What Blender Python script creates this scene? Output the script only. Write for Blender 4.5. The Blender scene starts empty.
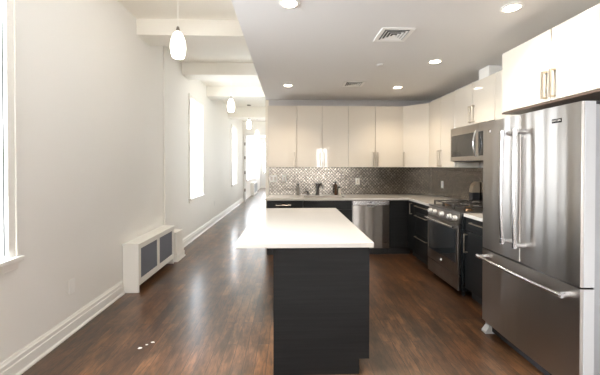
import bpy, bmesh, math, random
from mathutils import Vector, Matrix, Euler
random.seed(7)
S = bpy.context.scene
COL = S.collection

# ------------------------------------------------------------------ camera
cd = bpy.data.cameras.new('camera'); cam = bpy.data.objects.new('camera', cd); COL.objects.link(cam)
cam.location = (0, 0, 1.43)
cam.rotation_euler = (math.pi/2 - .0096, 0, -.0324)
cd.sensor_width = 36; cd.lens = 312/600*36
cd.shift_x = .0008; cd.shift_y = -.0313
cd.clip_start = .05; cd.clip_end = 200
S.camera = cam

# ------------------------------------------------------------------ view, world and light
S.view_settings.view_transform = 'Standard'; S.view_settings.look = 'None'
S.view_settings.gamma = 1; S.view_settings.use_curve_mapping = False
S.view_settings.exposure = 0.85
S.cycles.use_denoising = True
S.cycles.max_bounces = 10; S.cycles.diffuse_bounces = 6; S.cycles.glossy_bounces = 5
S.cycles.transparent_max_bounces = 12
S.cycles.sample_clamp_indirect = 6; S.cycles.caustics_reflective = False; S.cycles.caustics_refractive = False
W = bpy.data.worlds.new('sky'); S.world = W; W.use_nodes = True
bg = W.node_tree.nodes['Background']; bg.inputs[0].default_value = (.88, .94, 1, 1); bg.inputs[1].default_value = 4.2

def area(name, loc, rot, sx, sy, power, color):
    l = bpy.data.lights.new(name, 'AREA'); l.shape = 'RECTANGLE'; l.size = sx; l.size_y = sy
    l.energy = power; l.color = color
    o = bpy.data.objects.new(name, l); COL.objects.link(o); o.location = loc; o.rotation_euler = rot
    o['kind'] = 'helper'
    return o
DAY = (.88, .94, 1.0)
H = math.pi/2
# daylight outside each window (left wall: facing +X)
LEFT_WINDOWS = [(-2.92, -2.14), (1.33, 2.11), (5.92, 6.72), (10.2, 11.0), (13.6, 17.0)]
LEFT_POWER = [1050, 460, 30, 14, 230]
for (a, b), p in zip(LEFT_WINDOWS, LEFT_POWER):
    area('daylight', (-2.95, (a+b)/2, 2.55), (0, -H+.5, 0), 2.0, b-a+.9, p, DAY)
area('daylight', (-.9, 20.35, 1.9), (-H, 0, 0), 1.6, 2.0, 60, DAY)
FRONT_WINDOWS = [(-1.78, -1.12), (1.22, 1.80)]  # first one is an unseen window, added to let in fill light
for (a, b), p in zip(FRONT_WINDOWS, (20, 36)):
    area('daylight', ((a+b)/2, -4.35, 1.6), (H, 0, 0), b-a+.1, 1.6, p, (1, .97, .93))

# ------------------------------------------------------------------ materials
def new_mat(name):
    m = bpy.data.materials.new(name); m.use_nodes = True
    return m, m.node_tree.nodes, m.node_tree.links, m.node_tree.nodes['Principled BSDF']
def mat(name, col, rough=.5, metal=0, coat=0, spec=.5, aniso=0, noise=0, nscale=6, bump=0, bscale=80, emit=None, estr=0, arot=0):
    m, N, L, p = new_mat(name)
    p.inputs['Base Color'].default_value = (*col, 1); p.inputs['Roughness'].default_value = rough
    p.inputs['Metallic'].default_value = metal; p.inputs['Coat Weight'].default_value = coat
    p.inputs['Coat Roughness'].default_value = .04; p.inputs['Specular IOR Level'].default_value = spec
    tc = N.new('ShaderNodeTexCoord')
    if noise:
        n = N.new('ShaderNodeTexNoise'); n.inputs['Scale'].default_value = nscale; n.inputs['Detail'].default_value = 4
        L.new(tc.outputs['Object'], n.inputs['Vector'])
        mx = N.new('ShaderNodeMix'); mx.data_type = 'RGBA'
        mx.inputs[6].default_value = (*[c*(1-noise) for c in col], 1); mx.inputs[7].default_value = (*[min(1, c*(1+noise)) for c in col], 1)
        L.new(n.outputs['Fac'], mx.inputs[0]); L.new(mx.outputs[2], p.inputs['Base Color'])
    if bump:
        n2 = N.new('ShaderNodeTexNoise'); n2.inputs['Scale'].default_value = bscale; n2.inputs['Detail'].default_value = 3
        L.new(tc.outputs['Object'], n2.inputs['Vector'])
        b = N.new('ShaderNodeBump'); b.inputs['Strength'].default_value = bump; b.inputs['Distance'].default_value = .002
        L.new(n2.outputs['Fac'], b.inputs['Height']); L.new(b.outputs[0], p.inputs['Normal'])
    if aniso:
        p.inputs['Anisotropic'].default_value = aniso; p.inputs['Anisotropic Rotation'].default_value = arot
        t = N.new('ShaderNodeTangent'); t.direction_type = 'RADIAL'; t.axis = 'Z'; L.new(t.outputs[0], p.inputs['Tangent'])
    if emit:
        p.inputs['Emission Color'].default_value = (*emit, 1); p.inputs['Emission Strength'].default_value = estr
    return m

M = {}
M['wall'] = mat('wall_paint', (.87, .85, .81), .6, noise=.015, nscale=1.5, bump=.06, bscale=220)
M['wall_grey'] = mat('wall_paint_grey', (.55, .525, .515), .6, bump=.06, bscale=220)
M['wall_cool'] = mat('wall_paint_pale', (.80, .79, .77), .6, bump=.06, bscale=220)
M['ceiling_shaded'] = mat('ceiling_paint_shaded', (.80, .79, .775), .7, bump=.04, bscale=150)  # dimmer light under the lowered ceiling is put into this colour
M['ceiling'] = mat('ceiling_paint_lit', (.93, .90, .83), .7, bump=.04, bscale=150)  # brighter, warmer corridor light is put into this ceiling and beam colour
M['trim'] = mat('trim_enamel', (.88, .86, .81), .32, bump=.02)
M['cream'] = mat('cream_lacquer', (.70, .635, .54), .4, coat=1.0, spec=.5)
M['cream_side'] = mat('cream_panel', (.80, .735, .63), .35)
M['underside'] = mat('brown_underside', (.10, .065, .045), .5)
M['quartz'] = mat('cream_quartz', (.60, .565, .515), .13, noise=.02, nscale=60)
M['nickel'] = mat('satin_nickel', (.52, .455, .37), .38, metal=1)
M['steel_light'] = mat('polished_steel', (.72, .72, .73), .22, metal=1)
M['steel_dark'] = mat('dark_steel', (.20, .195, .19), .35, metal=.9)
M['fridge_side'] = mat('grey_side', (.40, .42, .44), .4, metal=.2)
M['edge_grey'] = mat('light_grey_edge', (.62, .64, .66), .35)
M['badge'] = mat('badge_black', (.015, .015, .016), .8, spec=.15)
M['black'] = mat('black_plastic', (.02, .02, .022), .4)
M['burner'] = mat('burner_brass', (.22, .13, .07), .4, metal=.8)
M['iron'] = mat('cast_iron', (.03, .027, .024), .4, bump=.3, bscale=120)
M['glass_black'] = mat('black_glass', (.018, .02, .021), .06, coat=.6)
M['gasket'] = mat('rubber_gasket', (.05, .05, .055), .6)
M['grille_fabric'] = mat('slate_mesh', (.185, .195, .235), .7)
M['knob'] = mat('knob_metal', (.75, .72, .68), .35, metal=.6)
M['plate'] = mat('white_plate', (.92, .91, .88), .35)
M['brass'] = mat('aged_metal', (.28, .25, .22), .4, metal=1)
M['amber'] = mat('amber_bottle', (.09, .045, .025), .12, coat=.4)
M['label'] = mat('bottle_label', (.7, .65, .58), .5)
M['lamp_glass'] = mat('pendant_glass', (.95, .93, .88), .25, emit=(1, .91, .76), estr=3.8)
M['disc'] = mat('downlight_lens', (1, .95, .85), .3, emit=(1, .86, .66), estr=14)
M['matte_white'] = mat('matte_white', (.8, .8, .78), .7)
M['toe'] = mat('toe_kick', (.028, .027, .027), .5)

def steel(name, col, rough):
    m, N, L, p = new_mat(name)
    p.inputs['Base Color'].default_value = (*col, 1); p.inputs['Metallic'].default_value = 1; p.inputs['Roughness'].default_value = rough
    p.inputs['Anisotropic'].default_value = .85; p.inputs['Anisotropic Rotation'].default_value = .25
    t = N.new('ShaderNodeTangent'); t.direction_type = 'RADIAL'; t.axis = 'Z'; L.new(t.outputs[0], p.inputs['Tangent'])
    tc = N.new('ShaderNodeTexCoord'); mp = N.new('ShaderNodeMapping'); mp.inputs['Scale'].default_value = (7, 7, .35)
    n = N.new('ShaderNodeTexNoise'); n.inputs['Scale'].default_value = 1; n.inputs['Detail'].default_value = 1
    L.new(tc.outputs['Object'], mp.inputs[0]); L.new(mp.outputs[0], n.inputs['Vector'])
    b = N.new('ShaderNodeBump'); b.inputs['Strength'].default_value = .8; b.inputs['Distance'].default_value = .011
    L.new(n.outputs['Fac'], b.inputs['Height']); L.new(b.outputs[0], p.inputs['Normal'])
    return m
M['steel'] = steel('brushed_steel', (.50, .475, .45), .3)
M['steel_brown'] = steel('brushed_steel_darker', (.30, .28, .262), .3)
def charcoal():
    m, N, L, p = new_mat('charcoal_woodgrain')
    tc = N.new('ShaderNodeTexCoord'); mp = N.new('ShaderNodeMapping'); mp.inputs['Scale'].default_value = (2, 2, 70)
    n = N.new('ShaderNodeTexNoise'); n.inputs['Scale'].default_value = 1.0; n.inputs['Detail'].default_value = 6; n.inputs['Distortion'].default_value = .4
    r = N.new('ShaderNodeValToRGB'); r.color_ramp.elements[0].position = .3; r.color_ramp.elements[1].position = .75
    r.color_ramp.elements[0].color = (.0045, .0048, .005, 1); r.color_ramp.elements[1].color = (.0115, .012, .012, 1)
    L.new(tc.outputs['Object'], mp.inputs[0]); L.new(mp.outputs[0], n.inputs['Vector']); L.new(n.outputs['Fac'], r.inputs[0])
    L.new(r.outputs[0], p.inputs['Base Color'])
    b = N.new('ShaderNodeBump'); b.inputs['Strength'].default_value = .15; b.inputs['Distance'].default_value = .001
    L.new(n.outputs['Fac'], b.inputs['Height']); L.new(b.outputs[0], p.inputs['Normal'])
    p.inputs['Roughness'].default_value = .42; p.inputs['Specular IOR Level'].default_value = .3
    return m
M['charcoal'] = charcoal()

def floor_mat():
    m, N, L, p = new_mat('dark_oak_strips')
    tc = N.new('ShaderNodeTexCoord'); sp = N.new('ShaderNodeSeparateXYZ'); cb = N.new('ShaderNodeCombineXYZ')
    L.new(tc.outputs['Object'], sp.inputs[0]); L.new(sp.outputs[1], cb.inputs[0]); L.new(sp.outputs[0], cb.inputs[1])
    br = N.new('ShaderNodeTexBrick'); br.offset = .37; br.offset_frequency = 3; br.squash = 1
    br.inputs['Color1'].default_value = (0, 0, 0, 1); br.inputs['Color2'].default_value = (1, 1, 1, 1); br.inputs['Mortar'].default_value = (.5, .5, .5, 1)
    br.inputs['Scale'].default_value = 1; br.inputs['Mortar Size'].default_value = .0019; br.inputs['Mortar Smooth'].default_value = .3
    br.inputs['Bias'].default_value = 0; br.inputs['Brick Width'].default_value = .95; br.inputs['Row Height'].default_value = .083
    L.new(cb.outputs[0], br.inputs['Vector'])
    ramp = N.new('ShaderNodeValToRGB'); e = ramp.color_ramp.elements
    e[0].color = (.062, .031, .017, 1); e[1].color = (.12, .061, .031, 1)
    x = e.new(.45); x.color = (.088, .044, .023, 1)
    L.new(br.outputs['Color'], ramp.inputs[0])
    # grain, stretched along the strips and shifted per strip
    mp = N.new('ShaderNodeMapping'); mp.inputs['Scale'].default_value = (8, 42, 1)
    off = N.new('ShaderNodeVectorMath'); off.operation = 'MULTIPLY_ADD'; off.inputs[1].default_value = (7, 3, 5)
    L.new(br.outputs['Color'], off.inputs[0]); L.new(cb.outputs[0], off.inputs[2]); L.new(off.outputs[0], mp.inputs[0])
    g = N.new('ShaderNodeTexNoise'); g.inputs['Scale'].default_value = 1; g.inputs['Detail'].default_value = 6; g.inputs['Distortion'].default_value = .8
    L.new(mp.outputs[0], g.inputs['Vector'])
    gr = N.new('ShaderNodeValToRGB'); gr.color_ramp.elements[0].position = .32; gr.color_ramp.elements[1].position = .72
    gr.color_ramp.elements[0].color = (.5, .5, .5, 1); gr.color_ramp.elements[1].color = (1.4, 1.36, 1.3, 1)
    L.new(g.outputs['Fac'], gr.inputs[0])
    mx = N.new('ShaderNodeMix'); mx.data_type = 'RGBA'; mx.blend_type = 'MULTIPLY'; mx.inputs[0].default_value = 1
    L.new(ramp.outputs[0], mx.inputs[6]); L.new(gr.outputs[0], mx.inputs[7])
    pn = N.new('ShaderNodeTexNoise'); pn.inputs['Scale'].default_value = 4; pn.inputs['Detail'].default_value = 7; pn.inputs['Roughness'].default_value = .7
    pm = N.new('ShaderNodeMapping'); pm.inputs['Scale'].default_value = (.6, 1.3, 1); L.new(cb.outputs[0], pm.inputs[0]); L.new(pm.outputs[0], pn.inputs['Vector'])
    pr2 = N.new('ShaderNodeValToRGB'); pr2.color_ramp.elements[0].position = .38; pr2.color_ramp.elements[1].position = .64
    pr2.color_ramp.elements[0].color = (.52, .55, .6, 1); pr2.color_ramp.elements[1].color = (1.6, 1.45, 1.25, 1); L.new(pn.outputs['Fac'], pr2.inputs[0])
    mw = N.new('ShaderNodeMix'); mw.data_type = 'RGBA'; mw.blend_type = 'MULTIPLY'; mw.inputs[0].default_value = 1
    L.new(mx.outputs[2], mw.inputs[6]); L.new(pr2.outputs[0], mw.inputs[7]); mx = mw
    mm = N.new('ShaderNodeMix'); mm.data_type = 'RGBA'; mm.inputs[7].default_value = (.012, .007, .005, 1)
    L.new(br.outputs['Fac'], mm.inputs[0]); L.new(mx.outputs[2], mm.inputs[6]); L.new(mm.outputs[2], p.inputs['Base Color'])
    mr = N.new('ShaderNodeMapRange'); mr.inputs[3].default_value = .26; mr.inputs[4].default_value = .42
    L.new(g.outputs['Fac'], mr.inputs[0]); L.new(mr.outputs[0], p.inputs['Roughness'])
    ad = N.new('ShaderNodeMath'); ad.operation = 'MULTIPLY_ADD'; ad.inputs[1].default_value = -1.0
    L.new(br.outputs['Fac'], ad.inputs[0]); L.new(g.outputs['Fac'], ad.inputs[2])
    ad2 = N.new('ShaderNodeMath'); ad2.operation = 'ADD'
    L.new(ad.outputs[0], ad2.inputs[0]); L.new(br.outputs['Color'], ad2.inputs[1])
    b = N.new('ShaderNodeBump'); b.inputs['Strength'].default_value = .3; b.inputs['Distance'].default_value = .0016
    L.new(ad2.outputs[0], b.inputs['Height']); L.new(b.outputs[0], p.inputs['Normal'])
    p.inputs['Specular IOR Level'].default_value = .45; p.inputs['Coat Weight'].default_value = .5; p.inputs['Coat Roughness'].default_value = .2
    return m
M['floor'] = floor_mat()

def tile_mat():
    m, N, L, p = new_mat('steel_mosaic')
    tc = N.new('ShaderNodeTexCoord'); sp = N.new('ShaderNodeSeparateXYZ'); cb = N.new('ShaderNodeCombineXYZ'); a = N.new('ShaderNodeMath')
    a.operation = 'ADD'
    L.new(tc.outputs['Object'], sp.inputs[0]); L.new(sp.outputs[0], a.inputs[0]); L.new(sp.outputs[1], a.inputs[1])
    # small diamond tiles: two families of diagonal joints
    def fam(op):
        q = N.new('ShaderNodeMath'); q.operation = op; L.new(a.outputs[0], q.inputs[0]); L.new(sp.outputs[2], q.inputs[1])
        w = N.new('ShaderNodeMath'); w.operation = 'PINGPONG'; w.inputs[1].default_value = .029; L.new(q.outputs[0], w.inputs[0]); return q, w
    q1, w1 = fam('ADD'); q2, w2 = fam('SUBTRACT')
    mn = N.new('ShaderNodeMath'); mn.operation = 'MINIMUM'; L.new(w1.outputs[0], mn.inputs[0]); L.new(w2.outputs[0], mn.inputs[1])
    L.new(q1.outputs[0], cb.inputs[0]); L.new(q2.outputs[0], cb.inputs[1])
    sn = N.new('ShaderNodeVectorMath'); sn.operation = 'SNAP'; sn.inputs[1].default_value = (.058, .058, 1); L.new(cb.outputs[0], sn.inputs[0])
    wn = N.new('ShaderNodeTexWhiteNoise'); L.new(sn.outputs[0], wn.inputs[0])
    r1 = N.new('ShaderNodeValToRGB'); r1.color_ramp.elements[0].color = (.25, .222, .19, 1); r1.color_ramp.elements[1].color = (.40, .362, .315, 1); L.new(wn.outputs[0], r1.inputs[0])
    mr = N.new('ShaderNodeMapRange'); mr.inputs[1].default_value = .002; mr.inputs[2].default_value = .014; mr.inputs[3].default_value = .5; mr.inputs[4].default_value = 1.05; L.new(mn.outputs[0], mr.inputs[0])
    mc = N.new('ShaderNodeMix'); mc.data_type = 'RGBA'; mc.blend_type = 'MULTIPLY'; mc.inputs[0].default_value = 1
    L.new(r1.outputs[0], mc.inputs[6]); L.new(mr.outputs[0], mc.inputs[7]); L.new(mc.outputs[2], p.inputs['Base Color'])
    b = N.new('ShaderNodeBump'); b.inputs['Strength'].default_value = .14; b.inputs['Distance'].default_value = .004
    ml = N.new('ShaderNodeMath'); ml.operation = 'MULTIPLY'; ml.inputs[1].default_value = 40; L.new(mn.outputs[0], ml.inputs[0])
    L.new(ml.outputs[0], b.inputs['Height']); L.new(b.outputs[0], p.inputs['Normal'])
    p.inputs['Metallic'].default_value = 1; p.inputs['Roughness'].default_value = .26
    return m
M['tile'] = tile_mat()

def pane_mat():
    m, N, L, p = new_mat('window_glass')
    N.remove(p); o = N['Material Output']
    t = N.new('ShaderNodeBsdfTransparent'); g = N.new('ShaderNodeBsdfGlossy'); g.inputs['Roughness'].default_value = .02
    fr = N.new('ShaderNodeFresnel'); fr.inputs[0].default_value = 1.45; x = N.new('ShaderNodeMixShader')
    ge = N.new('ShaderNodeNewGeometry'); iv = N.new('ShaderNodeMath'); iv.operation = 'SUBTRACT'; iv.inputs[0].default_value = 1; L.new(ge.outputs['Backfacing'], iv.inputs[1])
    ml = N.new('ShaderNodeMath'); ml.operation = 'MULTIPLY'; L.new(fr.outputs[0], ml.inputs[0]); L.new(iv.outputs[0], ml.inputs[1])
    L.new(ml.outputs[0], x.inputs[0]); L.new(t.outputs[0], x.inputs[1]); L.new(g.outputs[0], x.inputs[2]); L.new(x.outputs[0], o.inputs[0])
    return m
M['pane'] = pane_mat()
def clear_mat():
    m, N, L, p = new_mat('clear_bottle')
    p.inputs['Base Color'].default_value = (.62, .59, .55, 1); p.inputs['Transmission Weight'].default_value = .6; p.inputs['Roughness'].default_value = .08
    p.inputs['IOR'].default_value = 1.4
    return m
M['clear'] = clear_mat()

# ------------------------------------------------------------------ mesh helpers
def box(bm, x0, x1, y0, y1, z0, z1, bev=0, seg=2):
    vs = [bm.verts.new((x, y, z)) for x in (x0, x1) for y in (y0, y1) for z in (z0, z1)]
    idx = [(0,1,3,2),(4,6,7,5),(0,4,5,1),(2,3,7,6),(0,2,6,4),(1,5,7,3)]
    fs = [bm.faces.new([vs[i] for i in f]) for f in idx]
    if bev:
        es = list({e for f in fs for e in f.edges})
        bmesh.ops.bevel(bm, geom=es, offset=bev, segments=seg, affect='EDGES', profile=.5)
    return vs
def prism(bm, pts, z0, z1):
    a = [bm.verts.new((x, y, z0)) for x, y in pts]; b = [bm.verts.new((x, y, z1)) for x, y in pts]
    bm.faces.new(a); bm.faces.new(b[::-1]); n = len(pts)
    for i in range(n): bm.faces.new((a[i], a[(i+1) % n], b[(i+1) % n], b[i]))
def lathe(bm, prof, c, seg=24, axis='Z'):
    rings = []
    for r, h in prof:
        ring = []
        for k in range(seg):
            a = 2*math.pi*k/seg; u, v = max(r, 1e-4)*math.cos(a), max(r, 1e-4)*math.sin(a)
            if axis == 'Z': q = (c[0]+u, c[1]+v, c[2]+h)
            elif axis == 'X': q = (c[0]+h, c[1]+u, c[2]+v)
            else: q = (c[0]+u, c[1]+h, c[2]+v)
            ring.append(bm.verts.new(q))
        rings.append(ring)
    for i in range(len(rings)-1):
        for k in range(seg): bm.faces.new((rings[i][k], rings[i][(k+1) % seg], rings[i+1][(k+1) % seg], rings[i+1][k]))
    bm.faces.new(rings[0][::-1]); bm.faces.new(rings[-1])
def tube(bm, pts, r, seg=12):
    pts = [Vector(p) for p in pts]; rings = []; up = None
    for i, p in enumerate(pts):
        d = (pts[min(i+1, len(pts)-1)] - pts[max(i-1, 0)]).normalized()
        if up is None: up = d.orthogonal().normalized()
        up = (up - d*up.dot(d)).normalized(); s = d.cross(up)
        rr = r[i] if isinstance(r, (list, tuple)) else r
        rings.append([bm.verts.new(p + up*rr*math.cos(2*math.pi*k/seg) + s*rr*math.sin(2*math.pi*k/seg)) for k in range(seg)])
    for i in range(len(rings)-1):
        for k in range(seg): bm.faces.new((rings[i][k], rings[i][(k+1) % seg], rings[i+1][(k+1) % seg], rings[i+1][k]))
    bm.faces.new(rings[0][::-1]); bm.faces.new(rings[-1])
class Frame:
    """local frame of a front: u along the width, v out into the room, z up"""
    def __init__(s, o, u, v): s.o = Vector(o); s.u = Vector(u).normalized(); s.v = Vector(v).normalized()
    def p(s, u, v, z): q = s.o + s.u*u + s.v*v; return Vector((q.x, q.y, z))
    def box(s, bm, u0, u1, v0, v1, z0, z1, bev=0, seg=2):
        n0 = len(bm.verts); vs = box(bm, u0, u1, v0, v1, z0, z1, bev, seg)
        bm.verts.ensure_lookup_table()
        for w in [w for w in bm.verts if w.index == -1 or True][n0 if not bev else 0:]:
            pass
        return vs
def put(name, bm, m, parent=None, smooth=False, frame=None, loc=None):
    """link the mesh (built in world coordinates, or in the frame's) as one object"""
    if frame is not None:
        for v in bm.verts: v.co = frame.p(*v.co)
    bmesh.ops.recalc_face_normals(bm, faces=bm.faces[:])
    base = parent['_o'] if parent is not None and '_o' in parent else ((0, 0, 0) if loc is None else loc)
    base = Vector(base)
    if base.length: bmesh.ops.translate(bm, verts=bm.verts[:], vec=-base)
    me = bpy.data.meshes.new(name); bm.to_mesh(me); bm.free()
    if isinstance(m, (list, tuple)):
        for k in m: me.materials.append(M[k])
    else: me.materials.append(M[m])
    if smooth:
        for p in me.polygons: p.use_smooth = True
        try: me.set_sharp_from_angle(angle=math.radians(40))
        except Exception: pass
    o = bpy.data.objects.new(name, me); COL.objects.link(o)
    if parent is not None: o.parent = parent; o['_o'] = tuple(base)
    else: o.location = base; o['_o'] = tuple(base)
    return o
def thing(name, label, cat, loc=(0, 0, 0), group=None):
    o = bpy.data.objects.new(name, None); COL.objects.link(o); o.location = loc; o['_o'] = tuple(loc)
    o.empty_display_size = .1
    o['label'] = label; o['category'] = cat
    if group: o['group'] = group
    return o
def tag(o, label, cat, group=None):
    o['label'] = label; o['category'] = cat
    if group: o['group'] = group
    return o
def struct(name, bm, m, label=None, cat=None, parent=None, smooth=False):
    o = put(name, bm, m, parent, smooth)
    if parent is None:
        o['kind'] = 'structure'
        if label: o['label'] = label
        if cat: o['category'] = cat
    return o
def copy_tree(o, parent=None, group=None):
    c = o.copy(); COL.objects.link(c)
    if parent is not None: c.parent = parent
    for ch in list(o.children): copy_tree(ch, c)
    return c
def B(): return bmesh.new()

# ------------------------------------------------------------------ room shell
XL, XR, XE = -1.87, 2.57, -.42       # left wall, kitchen right wall, end of the kitchen back wall
YB, YN, YD, YF = 5.57, -4.0, 12.6, 20.0
ZC, ZK = 3.23, 2.60
bm = B(); box(bm, XL-.3, XR+.3, YN-.3, YF+.3, -.12, 0); struct('floor', bm, 'floor', 'dark stained oak strip floor running toward the corridor', 'floor')
WZ0, WZ1 = .83, 2.70
bm = B(); y = YN-.2; T = .036
for a, b in LEFT_WINDOWS:
    box(bm, XL-T, XL, y, a, 0, ZC); box(bm, XL-T, XL, a, b, 0, WZ0); box(bm, XL-T, XL, a, b, WZ1, ZC); y = b
box(bm, XL-T, XL, y, YF+.2, 0, ZC)
struct('wall_left', bm, 'wall', 'long cream wall with tall windows along the corridor', 'wall')
bm = B(); box(bm, XR, XR+.2, YN-.2, YB+.15, 0, ZC); struct('wall_right', bm, 'wall_grey', 'kitchen wall behind the fridge and range', 'wall')
bm = B(); box(bm, XE+.002, XR, YB, YB+.15, 0, ZC)
struct('wall_back', bm, 'wall_grey', 'kitchen wall behind the sink counter, ending at the corridor', 'wall')
bm = B(); box(bm, XE, XE+.15, YB+.15, YD, 0, ZC); struct('wall_corridor', bm, 'wall', 'corridor wall behind the kitchen', 'wall')
bm = B(); box(bm, XE-.004, -.368, YB-.012, YB+.155, 0, ZK); struct('trim_2', bm, 'cream_side', 'cream end trim where the kitchen wall meets the corridor', 'trim')
bm = B(); x = XL
for a, b in FRONT_WINDOWS:
    box(bm, x, a, YN-.2, YN, 0, ZC); box(bm, a, b, YN-.2, YN, 0, .8); box(bm, a, b, YN-.2, YN, 2.25, ZC); x = b
box(bm, x, XR, YN-.2, YN, 0, ZC); struct('wall_front', bm, 'wall', 'wall opposite the kitchen with two windows', 'wall')
bm = B(); box(bm, XL, XL+.03, YD, YD+.12, 0, ZC); box(bm, XL+.03, XE+.15, YD, YD+.12, 2.66, ZC); box(bm, -.62, XR, YD, YD+.12, 0, 2.66)
struct('wall_corridor_end', bm, 'wall', 'wall with the wide doorway at the far end of corridor', 'wall')
bm = B()
FW = (-1.66, -.5)
box(bm, XL, FW[0], YF, YF+.2, 0, ZC); box(bm, FW[0], FW[1], YF, YF+.2, 0, .95); box(bm, FW[0], FW[1], YF, YF+.2, 2.95, ZC); box(bm, FW[1], XR, YF, YF+.2, 0, ZC)
box(bm, XR, XR+.2, YD, YF+.2, 0, ZC)
struct('wall_far', bm, 'wall_cool', 'far wall of the room beyond the corridor', 'wall')
bm = B(); box(bm, XL-.3, XR+.3, YN-.3, YF+.3, ZC, ZC+.15); struct('ceiling', bm, 'ceiling', 'high cream ceiling over the corridor side', 'ceiling')
bm = B(); box(bm, -.41, XR, YN, YB, ZK, ZC); struct('ceiling_kitchen', bm, 'ceiling_shaded', 'lowered kitchen ceiling with recessed lights', 'ceiling')
for i, (a, b, z) in enumerate([(3.90, 4.26, 3.035), (5.51, 5.86, 3.02), (7.13, 7.5, 3.0), (9.57, 9.95, 2.9)]):
    x1 = -.41 if b < 5.5 else XE
    bm = B(); box(bm, XL, x1, a, b, z, ZC); struct('beam', bm, 'trim' if i == 99 else 'ceiling',
        ['boxed ceiling beam nearest, behind the largest pendant', 'second boxed ceiling beam along the corridor', 'third boxed ceiling beam along the corridor', 'farthest boxed ceiling beam before the doorway'][i], 'beam')

# baseboards: stepped profile along the left wall
def base_profile(bm, pts_dir, a, b, side):
    prof = [(0, 0), (.034, 0), (.034, .012), (.022, .024), (.022, .092), (.017, .098), (.017, .126), (.011, .134), (.006, .15), (0, .15)]
    r0, r1 = [], []
    for d, z in prof:
        if side == 'L': r0.append(bm.verts.new((XL+d, a, z))); r1.append(bm.verts.new((XL+d, b, z)))
        elif side == 'E': r0.append(bm.verts.new((XE-d, a, z))); r1.append(bm.verts.new((XE-d, b, z)))
        elif side == 'F': r0.append(bm.verts.new((a, YF-d, z))); r1.append(bm.verts.new((b, YF-d, z)))
        elif side == 'N': r0.append(bm.verts.new((a, YN+d, z))); r1.append(bm.verts.new((b, YN+d, z)))
    n = len(prof); bm.faces.new(r0); bm.faces.new(r1[::-1])
    for i in range(n): bm.faces.new((r0[i], r0[(i+1) % n], r1[(i+1) % n], r1[i]))
bm = B()
for a, b in [(YN, 3.53), (5.02, YD), (YD+.12, 15.0), (16.6, YF)]: base_profile(bm, 0, a, b, 'L')
struct('baseboard_left', bm, 'trim', 'stepped white baseboard along the left wall', 'baseboard')
bm = B(); base_profile(bm, 0, YB+.15, YD, 'E'); struct('baseboard_corridor', bm, 'trim', 'white baseboard on the kitchen side of the corridor', 'baseboard')
bm = B(); base_profile(bm, 0, XL+.04, -1.62, 'F'); struct('baseboard_far', bm, 'trim', 'white baseboard on the far wall', 'baseboard')
bm = B(); base_profile(bm, 0, XL+.04, XR, 'N'); struct('baseboard_front', bm, 'trim', 'white baseboard opposite the kitchen', 'baseboard')
# boxed riser above the low pipe cover
bm = B(); box(bm, XL, XL+.022, 4.70, 4.95, .435, ZC, .004); struct('trim_1', bm, 'wall', 'shallow boxed riser running up the left wall', 'trim')

# windows
def left_window(n, a, b, z0, z1, label, mull=1):
    t = thing('window_%d' % n, label, 'window', (XL, (a+b)/2, z0)); t['kind'] = 'structure'
    bm = B(); c = .07
    box(bm, XL-.015, XL+.02, a-c, a, z0-.03, z1+c, .004); box(bm, XL-.015, XL+.02, b, b+c, z0-.03, z1+c, .004); box(bm, XL-.015, XL+.02, a, b, z1, z1+c, .004)
    box(bm, XL+.018, XL+.028, a-c, a-c+.015, z0-.03, z1+c, .003); box(bm, XL+.018, XL+.028, b+c-.015, b+c, z0-.03, z1+c, .003); box(bm, XL+.018, XL+.028, a-c, b+c, z1+c-.015, z1+c, .003)
    put('window_frame', bm, 'trim', t)
    bm = B(); s = .010
    for y0, y1 in [(a, a+s), (b-s, b)]: box(bm, XL-.032, XL-.018, y0, y1, z0, z1)
    box(bm, XL-.032, XL-.018, a+s, b-s, z0, z0+s); box(bm, XL-.032, XL-.018, a+s, b-s, z1-s, z1); 
    for k in range(1, mull): yy = a+(b-a)*k/mull; box(bm, XL-.032, XL-.018, yy-s/2, yy+s/2, z0+s, z1-s)
    put('sash', bm, 'trim', t)
    bm = B(); box(bm, XL-.028, XL-.025, a+s, b-s, z0+s, z1-s); put('pane', bm, 'pane', t)
    bm = B(); box(bm, XL-.015, XL+.055, a-c-.02, b+c+.02, z0-.045, z0-.012, .006); box(bm, XL, XL+.03, a-c, b+c, z0-.10, z0-.045, .005); put('window_sill', bm, 'trim', t)
    return t
left_window(1, 1.33, 2.11, WZ0, WZ1, 'bright white-framed window nearest, cut by left edge of photo')
left_window(2, 5.92, 6.72, WZ0, WZ1, 'tall bright window midway along the left wall')
left_window(3, 10.2, 11.0, WZ0, WZ1, 'narrow bright window far down the left wall')
left_window(4, 13.6, 17.0, WZ0, WZ1, 'wide bright window in the room past the doorway', 3)
left_window(5, -2.92, -2.14, WZ0, WZ1, 'white-framed window on left wall behind the viewpoint')
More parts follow.
